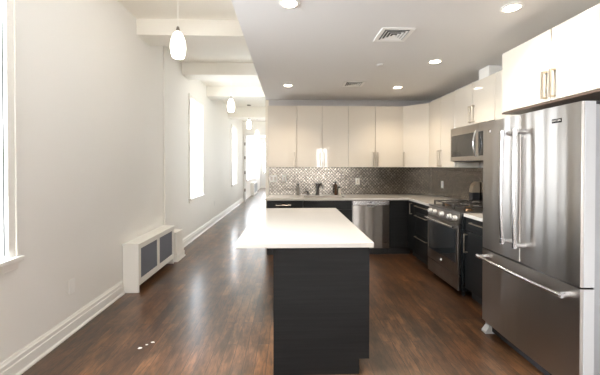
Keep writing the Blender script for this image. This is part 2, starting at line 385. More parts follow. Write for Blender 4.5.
def end_window(n, a, b, z0, z1, yw, out, m, label):
    t = thing('window_%d' % n, label, 'window', ((a+b)/2, yw, z0)); t['kind'] = 'structure'
    def bx(bm, x0, x1, d0, d1, za, zb): ys = sorted((yw+out*d0, yw+out*d1)); box(bm, x0, x1, ys[0], ys[1], za, zb)
    c = .08; bm = B()
    bx(bm, a-c, a, 0, -.02, z0-c, z1+c); bx(bm, b, b+c, 0, -.02, z0-c, z1+c); bx(bm, a, b, 0, -.02, z1, z1+c); bx(bm, a, b, 0, -.02, z0-c, z0)
    put('window_frame', bm, 'trim', t)
    bm = B(); s = .045
    bx(bm, a, a+s, .03, .08, z0, z1); bx(bm, b-s, b, .03, .08, z0, z1); bx(bm, a+s, b-s, .03, .08, z0, z0+s); bx(bm, a+s, b-s, .03, .08, z1-s, z1)
    bx(bm, a+s, b-s, .03, .08, (z0+z1)/2-s/2, (z0+z1)/2+s/2)
    put('sash', bm, m, t)
    bm = B(); bx(bm, a+s, b-s, .05, .055, z0+s, z1-s); put('pane', bm, 'pane', t)
end_window(6, FW[0], FW[1], .95, 2.95, YF, 1, 'steel_dark', 'dark-framed window on the far end wall')
for i, (a, b) in enumerate(FRONT_WINDOWS):
    end_window(7+i, a, b, .8, 2.25, YN, -1, 'trim', ['added unseen sash window opposite the kitchen, for fill light', 'wide sash window opposite the kitchen, facing the fridge side'][i])

# doorway casing with hinges at the corridor end
t = thing('door_1', 'wide doorway casing with dark hinges at corridor end', 'door', (XL+.03, YD, 0)); t['kind'] = 'structure'
bm = B(); box(bm, XL+.036, XL+.11, YD-.02, YD+.14, 0, 2.66, .004); box(bm, XL+.11, -.62, YD-.02, YD-.001, 2.66, 2.74); box(bm, -.70, -.62, YD-.02, YD+.14, 0, 2.66)
put('door_frame', bm, 'wall_cool', t)
for z in (.45, 1.15, 1.75, 2.3):
    bm = B(); box(bm, XL+.06, XL+.115, YD-.03, YD-.02, z-.06, z+.06); put('hinge', bm, 'brass', t)

# ------------------------------------------------------------------ handles and cabinets
FB = Frame((0, 4.95, 0), (1, 0, 0), (0, -1, 0))        # back base fronts
FU = Frame((0, 5.24, 0), (1, 0, 0), (0, -1, 0))        # back uppers
FR = Frame((1.92, 0, 0), (0, 1, 0), (-1, 0, 0))        # right base fronts
FRU = Frame((2.24, 0, 0), (0, 1, 0), (-1, 0, 0))       # right uppers
FFC = Frame((1.93, 0, 0), (0, 1, 0), (-1, 0, 0))       # over the fridge
def bar_v(bm, u, z0, z1, v0=0, w=.014, out=.042):
    box(bm, u-w/2, u+w/2, v0+out-.012, v0+out, z0, z1, .0015, 1)
    for z in (z0, z1-.012): box(bm, u-w/2, u+w/2, v0, v0+out-.011, z, z+.012)
def bar_h(bm, u0, u1, z, v0=0, w=.012, out=.036):
    box(bm, u0, u1, v0+out-.01, v0+out, z-w/2, z+w/2, .0015, 1)
    for u in (u0, u1-w): box(bm, u, u+w, v0, v0+out-.009, z-w/2, z+w/2)
DT = .019
def front(t, F, u0, u1, z0, z1, m, name='door', handle=None, v0=0, label=None):
    g = .0035
    bm = B(); box(bm, u0+g, u1-g, v0-.011, v0+DT, z0+g, z1-g, .0012, 1)
    d = put(name, bm, m, t, frame=F)
    if handle:
        bm = B()
        if handle[0] == 'v': bar_v(bm, handle[1], handle[2], handle[3], v0+DT, w=handle[4] if len(handle) > 4 else .012)
        else: bar_h(bm, handle[1], handle[2], handle[3], v0+DT)
        put('handle', bm, 'nickel', d, frame=F)
    return d
def cab(F, u0, u1, z0, z1, depth, label, m_body, group=None, cat='cabinet', name='cabinet', v0=-.0):
    c = F.p((u0+u1)/2, -depth/2, z0)
    t = thing(name, label, cat, tuple(c), group)
    bm = B(); box(bm, u0+.001, u1-.001, -depth, -.013, z0, z1); put('body', bm, m_body, t, frame=F)
    return t

UZ0, UZ1 = 1.405, 2.435
HB = (1.425, 1.655)
# --- back wall cabinets
t = cab(FU, -.365, .12, UZ0, UZ1, .325, 'single-door cream wall cabinet beside the corridor end', 'cream_side', 'cream wall cabinets', name='wall_cabinet')
front(t, FU, -.365, .12, UZ0, UZ1, 'cream', handle=('v', .088, *HB, .022))
t = cab(FU, .12, .988, UZ0, UZ1, .325, 'two-door cream wall cabinet directly above the sink', 'cream_side', 'cream wall cabinets', name='wall_cabinet')
front(t, FU, .12, .548, UZ0, UZ1, 'cream', handle=('v', .515, *HB)); front(t, FU, .548, .988, UZ0, UZ1, 'cream', handle=('v', .582, *HB))
t = cab(FU, .988, 1.93, UZ0, UZ1, .325, 'two-door cream wall cabinet above the dishwasher, beside corner cabinet', 'cream_side', 'cream wall cabinets', name='wall_cabinet')
front(t, FU, .988, 1.449, UZ0, UZ1, 'cream', handle=('v', 1.415, *HB, .022)); front(t, FU, 1.449, 1.93, UZ0, UZ1, 'cream', handle=('v', 1.483, *HB, .022))
# --- diagonal corner cabinet
p0, p1 = Vector((1.932, 5.24, 0)), Vector((2.24, 4.915, 0)); du = (p1-p0).normalized(); nv = Vector((-abs(du.y), -abs(du.x), 0))
FD = Frame(p0, du, nv); LD = (p1-p0).length
t = thing('corner_cabinet', 'angled single-door cream corner cabinet', 'cabinet', (2.25, 5.25, UZ0), 'cream wall cabinets')
bm = B(); prism(bm, [(1.935, 5.565), (1.935, 5.262), (2.262, 4.919), (2.565, 4.919), (2.565, 5.565)], UZ0, UZ1); put('body', bm, 'cream_side', t)
front(t, FD, 0, LD, UZ0, UZ1, 'cream', handle=('v', .03, *HB, .016))
# --- right wall uppers
t = cab(FRU, 4.13, 4.912, UZ0, UZ1, .325, 'two-door cream wall cabinet between corner cabinet and microwave', 'cream_side', 'cream wall cabinets', name='wall_cabinet')
front(t, FRU, 4.13, 4.52, UZ0, UZ1, 'cream', handle=('v', 4.49, *HB)); front(t, FRU, 4.52, 4.912, UZ0, UZ1, 'cream', handle=('v', 4.55, *HB))
t = cab(FRU, 3.31, 4.13, 1.925, UZ1, .325, 'short two-door cream cabinet above the microwave', 'cream_side', 'cream wall cabinets', name='wall_cabinet')
front(t, FRU, 3.31, 3.72, 1.925, UZ1, 'cream', handle=('v', 3.685, 1.955, 2.155)); front(t, FRU, 3.72, 4.13, 1.925, UZ1, 'cream', handle=('v', 3.755, 1.955, 2.155))
t = cab(FRU, 2.765, 3.31, UZ0, UZ1, .325, 'narrow cream wall cabinet squeezed between microwave and fridge cabinet', 'cream_side', 'cream wall cabinets', name='wall_cabinet')
front(t, FRU, 2.765, 3.31, UZ0, UZ1, 'cream', handle=('v', 2.80, *HB))
t = cab(FFC, 1.70, 2.755, 1.905, UZ1, .635, 'deep two-door cream cabinet above the fridge', 'cream_side', 'cream wall cabinets', name='wall_cabinet')
front(t, FFC, 1.70, 2.228, 1.905, UZ1, 'cream', handle=('v', 2.192, 1.925, 2.128, .02)); front(t, FFC, 2.228, 2.755, 1.905, UZ1, 'cream', handle=('v', 2.264, 1.925, 2.128, .02))
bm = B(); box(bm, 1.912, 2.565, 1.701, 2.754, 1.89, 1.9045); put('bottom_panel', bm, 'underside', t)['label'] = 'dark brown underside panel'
# exhaust duct box on top of the wall cabinets
bm = B(); box(bm, 2.32, 2.55, 3.57, 3.76, UZ1, ZK-.001, .003); tag(put('exhaust_duct', bm, 'trim', loc=(2.43, 3.66, UZ1)), 'white boxed duct between microwave cabinet and ceiling', 'duct')

# --- base cabinets, back wall
BZ0, BZ1 = .105, .878
def toe(t, F, u0, u1, depth): 
    bm = B(); box(bm, u0+.002, u1-.002, -depth, -.055, 0, BZ0-.001); put('toe_kick', bm, 'toe', t, frame=F)
t = cab(FB, -.36, .215, BZ0, BZ1, .61, 'dark woodgrain base cabinet with drawer at the corridor end', 'charcoal', 'dark base cabinets', name='base_cabinet')
toe(t, FB, -.36, .215, .61); front(t, FB, -.36, .215, .735, BZ1, 'charcoal', 'drawer', ('h', -.215, .025, .807))
front(t, FB, -.36, -.072, BZ0, .735, 'charcoal', handle=('v', -.11, .5, .7)); front(t, FB, -.072, .215, BZ0, .735, 'charcoal', handle=('v', -.034, .5, .7))
t = thing('base_cabinet', 'dark woodgrain sink base cabinet left of the dishwasher', 'cabinet', (.6, 5.25, 0), 'dark base cabinets')
bm = B(); box(bm, .218, .994, 4.962, 4.975, BZ0, BZ1); box(bm, .218, .232, 4.975, 5.56, BZ0, BZ1); box(bm, .98, .994, 4.975, 5.56, BZ0, BZ1); box(bm, .232, .98, 4.975, 5.56, BZ0, BZ0+.02); put('body', bm, 'charcoal', t)
toe(t, FB, .217, .995, .61); front(t, FB, .217, .995, .735, BZ1, 'charcoal', 'false_drawer')
front(t, FB, .217, .606, BZ0, .735, 'charcoal', handle=('v', .57, .5, .7)); front(t, FB, .606, .995, BZ0, .735, 'charcoal', handle=('v', .642, .5, .7))
t = cab(FB, 1.602, 1.915, BZ0, BZ1, .61, 'dark woodgrain corner base cabinet right of the dishwasher', 'charcoal', 'dark base cabinets', name='base_cabinet')
toe(t, FB, 1.602, 1.96, .61); front(t, FB, 1.602, 1.90, BZ0, BZ1, 'charcoal', 'door')
# --- base cabinets, right wall
t = thing('base_cabinet', 'dark base cabinet with vertical handle in the kitchen corner', 'cabinet', (2.2, 4.8, 0), 'dark base cabinets')
bm = B(); box(bm, 1.933, 2.56, 4.652, 4.945, BZ0, BZ1); box(bm, 1.97, 2.56, 4.945, 5.56, BZ0, BZ1); put('body', bm, 'charcoal', t)
toe(t, FR, 4.65, 4.94, .62); front(t, FR, 4.65, 4.93, BZ0, BZ1, 'charcoal', handle=('v', 4.775, .68, .85))
t = cab(FR, 4.085, 4.648, BZ0, BZ1, .64, 'dark drawer base cabinet between range and corner', 'charcoal', 'dark base cabinets', name='base_cabinet')
toe(t, FR, 4.085, 4.648, .62)
for z0, z1 in ((.735, BZ1), (.42, .735), (BZ0, .42)): front(t, FR, 4.085, 4.648, z0, z1, 'charcoal', 'drawer', ('h', 4.22, 4.62, z1-.05))
t = cab(FR, 2.70, 3.31, BZ0, BZ1, .64, 'dark base cabinet with drawer and door between fridge and range', 'charcoal', 'dark base cabinets', name='base_cabinet')
toe(t, FR, 2.70, 3.31, .62); front(t, FR, 2.70, 3.31, .735, BZ1, 'charcoal', 'drawer', ('h', 2.82, 3.19, .83)); front(t, FR, 2.70, 3.31, BZ0, .735, 'charcoal', handle=('v', 3.27, .50, .70))

# --- countertop with a sink opening; L shaped, and the short piece by the fridge
CZ0, CZ1 = .88, .914
SX0, SX1, SY0, SY1 = .24, .92, 5.02, 5.40
bm = B(); e = .003
box(bm, -.385, SX0, 4.925, YB-.012, CZ0, CZ1, e); box(bm, SX0, SX1, 4.925, SY0, CZ0, CZ1); box(bm, SX0, SX1, SY1, YB-.012, CZ0, CZ1)
box(bm, SX1, XR-.012, 4.925, YB-.012, CZ0, CZ1, e); box(bm, 1.89, XR-.012, 4.085, 4.925, CZ0, CZ1, e)
tag(put('countertop', bm, 'quartz', loc=(1, 5.2, CZ0)), 'L-shaped cream quartz countertop around the sink and kitchen corner', 'countertop')
bm = B(); box(bm, 1.885, XR-.012, 2.70, 3.315, CZ0, CZ1, e)
tag(put('countertop', bm, 'quartz', loc=(2.2, 3, CZ0)), 'short cream countertop piece between the fridge and range', 'countertop')
bm = B(); z0 = .72
SX0 += .0; box(bm, SX0, SX1, SY0, SY1, z0, z0+.004); box(bm, SX0, SX0+.004, SY0, SY1, z0+.004, CZ0-.001); box(bm, SX1-.004, SX1, SY0, SY1, z0+.004, CZ0-.001)
box(bm, SX0+.004, SX1-.004, SY0, SY0+.004, z0+.004, CZ0-.001); box(bm, SX0+.004, SX1-.004, SY1-.004, SY1, z0+.004, CZ0-.001)
tag(put('sink', bm, 'nickel', loc=(.58, 5.2, z0)), 'undermount steel kitchen sink set in the back countertop', 'sink')
# --- backsplash
bm = B(); box(bm, -.365, XR-.012, YB-.010, YB-.001, CZ1+.001, UZ0+.3); box(bm, XR-.010, XR-.001, 2.70, YB-.01, CZ1+.001, UZ0+.3)
# keep it behind the cabinets only up to their underside
bm.free(); bm = B(); box(bm, -.365, XR-.0105, YB-.010, YB-.001, CZ1+.001, UZ0-.001); box(bm, XR-.010, XR-.001, 2.70, YB-.011, CZ1+.001, UZ0-.001)
struct('backsplash', bm, 'tile', 'metallic zigzag mosaic backsplash under the wall cabinets', 'backsplash')

# ------------------------------------------------------------------ island
t = thing('kitchen_island', 'dark woodgrain kitchen island with overhanging cream quartz top', 'kitchen island', (.2, 2.9, 0))
bm = B(); box(bm, -.109, -.089, 2.115, 3.74, 0, .8795); box(bm, -.089, .548, 2.115, 2.135, BZ0, .8795, .0); box(bm, -.089, .478, 2.115, 2.135, 0, BZ0); put('panel', bm, 'charcoal', t)
bm = B(); box(bm, -.088, .519, 2.136, 3.74, BZ0, .8795); put('body', bm, 'charcoal', t)
bm = B(); box(bm, -.07, .477, 2.137, 3.72, 0, BZ0-.001); put('toe_kick', bm, 'toe', t)
bm = B(); box(bm, -.362, .568, 2.07, 3.80, .881, CZ1, .003); put('countertop', bm, 'quartz', t)
FI = Frame((.530, 0, 0), (0, 1, 0), (1, 0, 0))
for a, b in ((2.137, 2.67), (2.67, 3.205), (3.205, 3.74)):
    front(t, FI, a, b, .735, .878, 'charcoal', 'drawer', ('h', (a+b)/2-.1, (a+b)/2+.1, .81)); front(t, FI, a, b, BZ0, .735, 'charcoal', handle=('v', b-.04, .5, .7))

# ------------------------------------------------------------------ dishwasher
t = thing('dishwasher', 'stainless steel dishwasher under the back countertop', 'dishwasher', (1.3, 5.2, 0))
bm = B(); box(bm, 1.0, 1.598, 4.97, 5.54, .11, .872); put('body', bm, 'steel_dark', t)
bm = B(); ys = 4.925
n = 14
def bowed(bm, x0, x1, z0, z1, yf, bulge, thick, n=12):
    a, b = [], []
    for i in range(n+1):
        s = i/n; x = x0+(x1-x0)*s; y = yf - bulge*(1-(2*s-1)**2)
        a.append((bm.verts.new((x, y, z0)), bm.verts.new((x, y, z1))))
    b = [(bm.verts.new((x0, yf+thick, z0)), bm.verts.new((x0, yf+thick, z1))), (bm.verts.new((x1, yf+thick, z0)), bm.verts.new((x1, yf+thick, z1)))]
    for i in range(n): bm.faces.new((a[i][0], a[i+1][0], a[i+1][1], a[i][1]))
    bm.faces.new((a[0][0], a[0][1], b[0][1], b[0][0])); bm.faces.new((a[-1][0], b[1][0], b[1][1], a[-1][1])); bm.faces.new((b[0][0], b[0][1], b[1][1], b[1][0]))
    bm.faces.new([q[0] for q in a] + [b[1][0], b[0][0]]); bm.faces.new([q[1] for q in a] + [b[1][1], b[0][1]])
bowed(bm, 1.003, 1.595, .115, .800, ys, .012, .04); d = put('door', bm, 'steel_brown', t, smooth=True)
bm = B(); box(bm, 1.003, 1.595, ys-.004, ys+.04, .804, .868, .004); cp = put('control_panel', bm, 'steel_light', t)
bm = B(); box(bm, 1.275, 1.315, ys-.006, ys-.004, .838, .85); put('badge', bm, 'black', cp)
bm = B(); box(bm, 1.23, 1.385, ys-.022, ys-.005, .775, .790, .003); hh = put('handle', bm, 'steel_light', d)
bm = B(); box(bm, 1.235, 1.36, ys-.0205, ys-.009, .791, .799); put('handle_recess', bm, 'black', hh)
bm = B(); box(bm, 1.50, 1.55, ys-.012, ys-.002, .195, .212); put('badge', bm, 'steel_light', d)
bm = B(); box(bm, 1.003, 1.595, 5.0, 5.5, 0, .109); put('toe_kick', bm, 'toe', t)

# ------------------------------------------------------------------ gas range (faces -X)
RY0, RY1, RX = 3.325, 4.075, 1.86
t = thing('gas_range', 'stainless steel freestanding gas range with black grates', 'range', (2.2, 3.7, 0))
bm = B(); box(bm, RX+.01, 2.555, RY0, RY1, .06, .905); put('body', bm, 'glass_black', t)
bm = B(); box(bm, RX-.012, 2.555, RY0-.002, RY1+.002, .9055, .925, .004); put('cooktop', bm, 'steel_dark', t)
# slanted control panel
bm = B(); pr_ = [(RX+.01, .79), (RX-.022, .795), (RX-.005, .905), (RX+.01, .905)]
r0 = [bm.verts.new((x, RY0, z)) for x, z in pr_]; r1 = [bm.verts.new((x, RY1, z)) for x, z in pr_]
bm.faces.new(r0); bm.faces.new(r1[::-1])
for i in range(4): bm.faces.new((r0[i], r0[(i+1) % 4], r1[(i+1) % 4], r1[i]))
cp = put('control_panel', bm, 'steel_brown', t)
for y in (3.40, 3.52, 3.70, 3.88, 4.0):
    bm = B(); lathe(bm, [(.031, .002), (.031, -.006), (.027, -.010), (.025, -.036), (.021, -.040)], (RX-.014, y, .85), 20, 'X'); k = put('knob', bm, 'knob', cp, smooth=True)
    bm = B(); box(bm, RX-.057, RX-.0535, y-.003, y+.003, .85, .868); put('pointer', bm, 'black', k)
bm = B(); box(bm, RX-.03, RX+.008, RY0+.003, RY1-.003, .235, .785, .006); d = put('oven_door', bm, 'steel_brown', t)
bm = B(); box(bm, RX-.033, RX-.0295, RY0+.045, RY1-.045, .36, .725, .001, 1); put('oven_window', bm, 'glass_black', d)
bm = B(); tube(bm, [(RX-.075, RY0+.03, .757), (RX-.08, (RY0+RY1)/2, .757), (RX-.075, RY1-.03, .757)], .011)
for y in (RY0+.05, RY1-.05): box(bm, RX-.072, RX-.028, y-.012, y+.012, .748, .766, .002)
put('handle', bm, 'steel_light', d, smooth=True)
bm = B(); lathe(bm, [(.017, .002), (.017, -.003), (.001, -.0035)], (RX-.031, 3.70, .30), 20, 'X'); put('round_badge', bm, 'plate', d)
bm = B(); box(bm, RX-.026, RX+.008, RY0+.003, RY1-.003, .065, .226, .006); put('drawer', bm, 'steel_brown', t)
for x in (RX+.06, 2.5):
    for y in (RY0+.05, RY1-.05):
        bm = B(); lathe(bm, [(.018, 0), (.018, .062)], (x, y, 0), 12); put('foot', bm, 'black', t)
# grates and burners
for y0, y1 in ((RY0+.02, RY0+.255), (RY0+.26, RY1-.26), (RY1-.255, RY1-.02)):
    bm = B(); z = .966; xa, xb = RX+.05, 2.48; w = .014
    for y in (y0, y1-w): box(bm, xa, xb, y, y+w, z, z+.014)
    for x in (xa, xb-w, (xa+xb)/2-w/2): box(bm, x, x+w, y0+w, y1-w, z, z+.014)
    for xc in ((xa*3+xb)/4, (xa+xb*3)/4):
        for k in range(6):
            a = k*math.pi/3; c = Vector((xc, (y0+y1)/2, 0))
            dx, dy = math.cos(a), math.sin(a); r1_ = min(.13, (y1-y0)/2/max(abs(dy), .01)-.004); p = c+Vector((dx, dy, 0))*.03; q = c+Vector((dx, dy, 0))*r1_
            tube(bm, [(p.x, p.y, z+.012), ((p.x+q.x)/2, (p.y+q.y)/2, z+.017), (q.x, q.y, z+.008)], .007, 6)
    for x in (xa, xb-w):
        for y in (y0, y1-w): box(bm, x, x+w, y, y+w, .925, z)
    put('grate', bm, 'iron', t)
for x, y in ((2.02, RY0+.14), (2.34, RY0+.14), (2.02, RY1-.14), (2.34, RY1-.14), (2.18, (RY0+RY1)/2)):
    bm = B(); lathe(bm, [(.055, 0), (.055, .006), (.042, .008), (.042, .018), (.036, .022)], (x, y, .9255), 20); put('burner', bm, 'burner', t, smooth=True)

# ------------------------------------------------------------------ microwave (faces -X)
MX, MY0, MY1, MZ0, MZ1 = 2.15, 3.345, 4.105, 1.485, 1.918
t = thing('microwave', 'stainless over-the-range microwave below the short cream cabinet', 'microwave', (2.35, 3.72, MZ0))
bm = B(); box(bm, MX+.03, 2.555, MY0, MY1, MZ0, MZ1, .003); put('body', bm, 'steel_dark', t)
bm = B(); box(bm, MX, MX+.029, MY0+.145, MY1, MZ0+.005, MZ1, .004); d = put('door', bm, 'steel', t)
bm = B(); box(bm, MX-.003, MX-.0002, MY0+.20, MY1-.035, MZ0+.06, MZ1-.10); put('window', bm, 'glass_black', d)
bm = B(); N_ = 12
tube(bm, [(MX-.012-.035*math.sin(math.pi*i/N_), MY0+.175-.012*math.sin(math.pi*i/N_), MZ0+.05+.30*i/N_) for i in range(N_+1)], .010)
for z in (MZ0+.06, MZ0+.34): box(bm, MX-.02, MX, MY0+.166, MY0+.184, z-.008, z+.008)
put('handle', bm, 'steel_light', d, smooth=True)
bm = B(); box(bm, MX, MX+.029, MY0, MY0+.143, MZ0+.005, MZ1, .003); cp = put('control_panel', bm, 'steel', t)
bm = B(); box(bm, MX-.003, MX-.0002, MY0+.015, MY0+.135, MZ0+.06, MZ1-.10); cb_ = put('keypad', bm, 'glass_black', cp)
bm = B(); box(bm, MX+.04, 2.5, MY0+.05, MY1-.05, MZ0-.006, MZ0-.0005); put('vent_grille', bm, 'black', t)

# ------------------------------------------------------------------ refrigerator (faces -X)
FY0, FY1, FX = 1.728, 2.645, 1.67
FYM = 2.205
t = thing('refrigerator', 'stainless French-door refrigerator with bottom freezer, beneath the deep cream cabinet', 'refrigerator', (2.1, 2.19, 0))
bm = B(); box(bm, FX+.083, 2.50, FY0+.008, FY1-.008, .03, 1.785, .004); put('body', bm, 'fridge_side', t)
def fdoor(y0, y1, z0, z1, bulge, skew=0, n=16, r=.014):
    bm = B(); pts = []
    w = y1-y0
    for i in range(n+1):
        s = i/n; x = FX + .0 - bulge*(1-(2*s-1)**2)
        pts.append((x, y0+r*.4+(w-r*.8)*s))
    pts = [(FX+.078, y0), (FX+r, y0), (FX+r*.3, y0+r*.12)] + pts + [(FX+r*.3, y1-r*.12), (FX+r, y1), (FX+.078, y1)]
    prism(bm, pts, z0, z1)
    return bm
d1 = put('door', fdoor(FYM+.002, FY1, .73, 1.80, .003), 'steel', t, smooth=True)
d2 = put('door', fdoor(FY0, FYM-.002, .73, 1.80, .005), 'steel', t, smooth=True)
d3 = put('freezer_drawer', fdoor(FY0, FY1, .105, .72, .010), 'steel', t, smooth=True)
for d, za, zb in ((d2, .732, 1.798), (d3, .107, .718)):
    bm = B(); box(bm, FX+.016, FX+.077, FY0-.0025, FY0-.0002, za, zb); put('side_trim', bm, 'edge_grey', d)
bm = B(); box(bm, FX+.0785, FX+.0825, FY0+.01, FY1-.01, .11, 1.79); put('gasket', bm, 'gasket', t)
for d, y in ((d1, 2.295), (d2, 2.165)):
    bm = B(); X = FX-.068
    tube(bm, [(X, y, .845), (X-.006, y, 1.0), (X-.008, y, 1.26), (X-.006, y, 1.53), (X, y, 1.69)], .0125, 14)
    for z in (.862, 1.672):
        tube(bm, [(X-.004, y, z), (X+.02, y, z), (FX+.001, y, z)], [.016, .014, .021], 12)
        lathe(bm, [(.017, -.02), (.0175, .02)], (X, y, z), 14)
    put('handle', bm, 'steel_light', d, smooth=True)
bm = B(); X = FX-.068; zz = .662
tube(bm, [(X+.004, FY0+.05, zz), (X-.008, FY0+.2, zz), (X-.014, (FY0+FY1)/2, zz), (X-.008, FY1-.2, zz), (X+.004, FY1-.03, zz)], .0125, 14)
for y in (FY0+.075, FY1-.055):
    tube(bm, [(X, y, zz), (FX+.001, y, zz)], [.0135, .017], 12); lathe(bm, [(.015, -.017), (.0155, .017)], (X+.002, y, zz), 14, 'Y')
put('handle', bm, 'steel_light', d3, smooth=True)
# badge with lettering on the near door
bm = B(); box(bm, FX-.0062, FX-.002, 1.860, 1.930, 1.697, 1.723, .0005, 1); bd = put('badge', bm, 'badge', d2)
def text(txt, size, loc, rot, m, parent, name='lettering'):
    cu = bpy.data.curves.new(name, 'FONT'); cu.body = txt; cu.size = size; cu.align_x = 'CENTER'; cu.align_y = 'CENTER'; cu.extrude = .0004
    cu.materials.append(M[m]); o = bpy.data.objects.new(name, cu); COL.objects.link(o)
    bpy.context.view_layer.update(); me = bpy.data.meshes.new_from_object(o); me.name = name; me.transform(Matrix.Translation(Vector(loc)-Vector(parent['_o'])) @ Euler(rot).to_matrix().to_4x4())
    bpy.data.objects.remove(o); o = bpy.data.objects.new(name, me); COL.objects.link(o); o.parent = parent; o['kind'] = 'stuff'
    return o
text('MAYTAG', .0155, (FX-.0066, 1.895, 1.710), (H, 0, -H), 'label', bd)
bm = B(); lathe(bm, [(.012, 0), (.012, -.003), (.001, -.0035)], (FX-.0015, 2.545, 1.715), 18, 'X'); put('round_badge', bm, 'steel_light', d1)
for y in (FY0+.05, FY1-.05):
    bm = B(); box(bm, FX+.085, FX+.18, y-.035, y+.035, 1.7855, 1.806, .005); put('hinge_cover', bm, 'black', t)
bm = B(); box(bm, FX+.05, FX+.085, FY0+.06, FY1-.06, .02, .1, .004); put('kick_grille', bm, 'black', t)
for y0, y1 in ((FY0+.004, FY0+.058), (FY1-.058, FY1-.004)):
    bm = B(); pf = [(FX-.004, 0), (FX-.004, .015), (FX+.03, .06), (FX+.03, .095), (FX+.15, .095), (FX+.15, 0)]
    q0 = [bm.verts.new((x, y0, z)) for x, z in pf]; q1 = [bm.verts.new((x, y1, z)) for x, z in pf]
    bm.faces.new(q0); bm.faces.new(q1[::-1])
    for i in range(6): bm.faces.new((q0[i], q0[(i+1) % 6], q1[(i+1) % 6], q1[i]))
    put('foot', bm, 'edge_grey', t)
for y in (FY0+.1, FY1-.1):
    bm = B(); box(bm, 2.4, 2.46, y-.03, y+.03, 0, .029); put('roller', bm, 'black', t)

# ------------------------------------------------------------------ radiator cover on the left wall
RA, RB_, RXF, RZ = 3.545, 4.62, -1.69, .555
t = thing('radiator_cover', 'low white radiator cover with two slate-coloured mesh panels', 'radiator cover', (-1.78, 4.08, 0))
bm = B(); box(bm, XL+.004, RXF, RA, RA+.02, 0, RZ-.022, .003); box(bm, XL+.004, RXF, RB_-.02, RB_, 0, RZ-.022, .003); box(bm, XL+.004, XL+.012, RA+.02, RB_-.02, .08, RZ-.022)
put('body', bm, 'trim', t)
bm = B(); box(bm, XL+.004, RXF+.008, RA-.008, RB_+.008, RZ-.022, RZ, .004); put('top', bm, 'trim', t)
bm = B(); a, b = RA+.021, RB_-.021; mid = (a+b)/2; x0, x1 = RXF-.018, RXF
for y0, y1 in ((a, a+.035), (mid-.03, mid+.03), (b-.035, b)): box(bm, x0, x1, y0, y1, .08, RZ-.023)
for y0, y1 in ((a+.035, mid-.03), (mid+.03, b-.035)): box(bm, x0, x1, y0, y1, .08, .148); box(bm, x0, x1, y0, y1, RZ-.065, RZ-.023)
put('front_frame', bm, 'trim', t)
for y0, y1 in ((a+.035, mid-.03), (mid+.03, b-.035)):
    bm = B(); box(bm, x0+.002, x0+.008, y0, y1, .148, RZ-.065); 
    for k in range(1, 14): yy = y0+(y1-y0)*k/14; box(bm, x0+.008, x0+.0095, yy-.002, yy+.002, .148, RZ-.065)
    put('mesh_panel', bm, 'grille_fabric', t)
# low boxed pipe cover after it
t = thing('pipe_cover', 'small white boxed pipe cover behind the radiator cover', 'pipe cover', (-1.77, 4.84, 0))
bm = B(); box(bm, XL+.002, -1.685, 4.70, 4.98, .0, .42, .003); put('body', bm, 'trim', t)
bm = B(); box(bm, XL+.002, -1.678, 4.69, 4.99, .42, .434, .003); put('top', bm, 'trim', t)
bm = B()
for zz0, zz1, d in ((0, .02, .03), (.02, .09, .02), (.09, .13, .012), (.13, .145, .006)):
    box(bm, XL+.04, -1.684+d, 4.699-d, 4.699, zz0, zz1); box(bm, -1.684, -1.684+d, 4.699, 4.981+d, zz0, zz1)
put('base_moulding', bm, 'trim', t)
# far radiator cover beyond the doorway
t = thing('radiator_cover', 'distant white radiator cover in the room past the doorway', 'radiator cover', (-1.77, 15.8, 0))
bm = B(); box(bm, XL+.004, -1.69, 15.02, 16.58, 0, .62, .005); put('body', bm, 'trim', t)
bm = B(); box(bm, -1.6895, -1.686, 15.1, 16.5, .12, .54); put('mesh_panel', bm, 'fridge_side', t)

# ------------------------------------------------------------------ electrical plates
def plate_left(y, z, label, hole=True):
    t = thing('wall_outlet', label, 'outlet', (XL, y, z-.06)); bm = B(); box(bm, XL+.0005, XL+.006, y-.037, y+.037, z-.06, z+.06, .002); pl = put('cover_plate', bm, 'plate', t)
    for dz in (.025, -.025):
        bm = B(); box(bm, XL+.006, XL+.008, y-.017, y+.017, z+dz-.014, z+dz+.014, .001, 1); put('socket', bm, 'plate', t)
plate_left(2.73, .395, 'white wall outlet low on the left wall before the radiator cover')
plate_left(7.86, .50, 'tiny white wall outlet low on the corridor wall past the tall window')
def plate_back(x0, x1, z, label, gangs, name='wall_outlet', cat='outlet', h=.058):
    yy = YB-.0105; t = thing(name, label, cat, ((x0+x1)/2, yy, z-h)); bm = B(); box(bm, x0, x1, yy-.006, yy, z-h, z+h, .002); put('cover_plate', bm, 'plate', t)
    w = (x1-x0)/gangs
    for k in range(gangs):
        xc = x0+w*(k+.5); bm = B(); box(bm, xc-.016, xc+.016, yy-.009, yy-.006, z-.033, z+.033, .001, 1); put('rocker' if cat == 'switch' else 'socket', bm, 'label', t)
plate_back(-.345, -.222, 1.20, 'double white switch plate on the backsplash nearest the corridor', 2, 'light_switch', 'switch')
plate_back(-.128, -.052, 1.20, 'single white outlet plate on the backsplash left of the soap bottles', 1)
plate_back(1.185, 1.26, 1.15, 'single white outlet plate on backsplash above the dishwasher', 1)
t = thing('wall_outlet', 'white outlet plate on the range-side backsplash near the corner', 'outlet', (XR-.011, 5.14, 1.05))
bm = B(); box(bm, XR-.017, XR-.0105, 5.103, 5.177, 1.057, 1.173, .002); put('cover_plate', bm, 'plate', t)
bm = B(); box(bm, XR-.019, XR-.017, 5.124, 5.156, 1.082, 1.148); put('socket', bm, 'label', t)

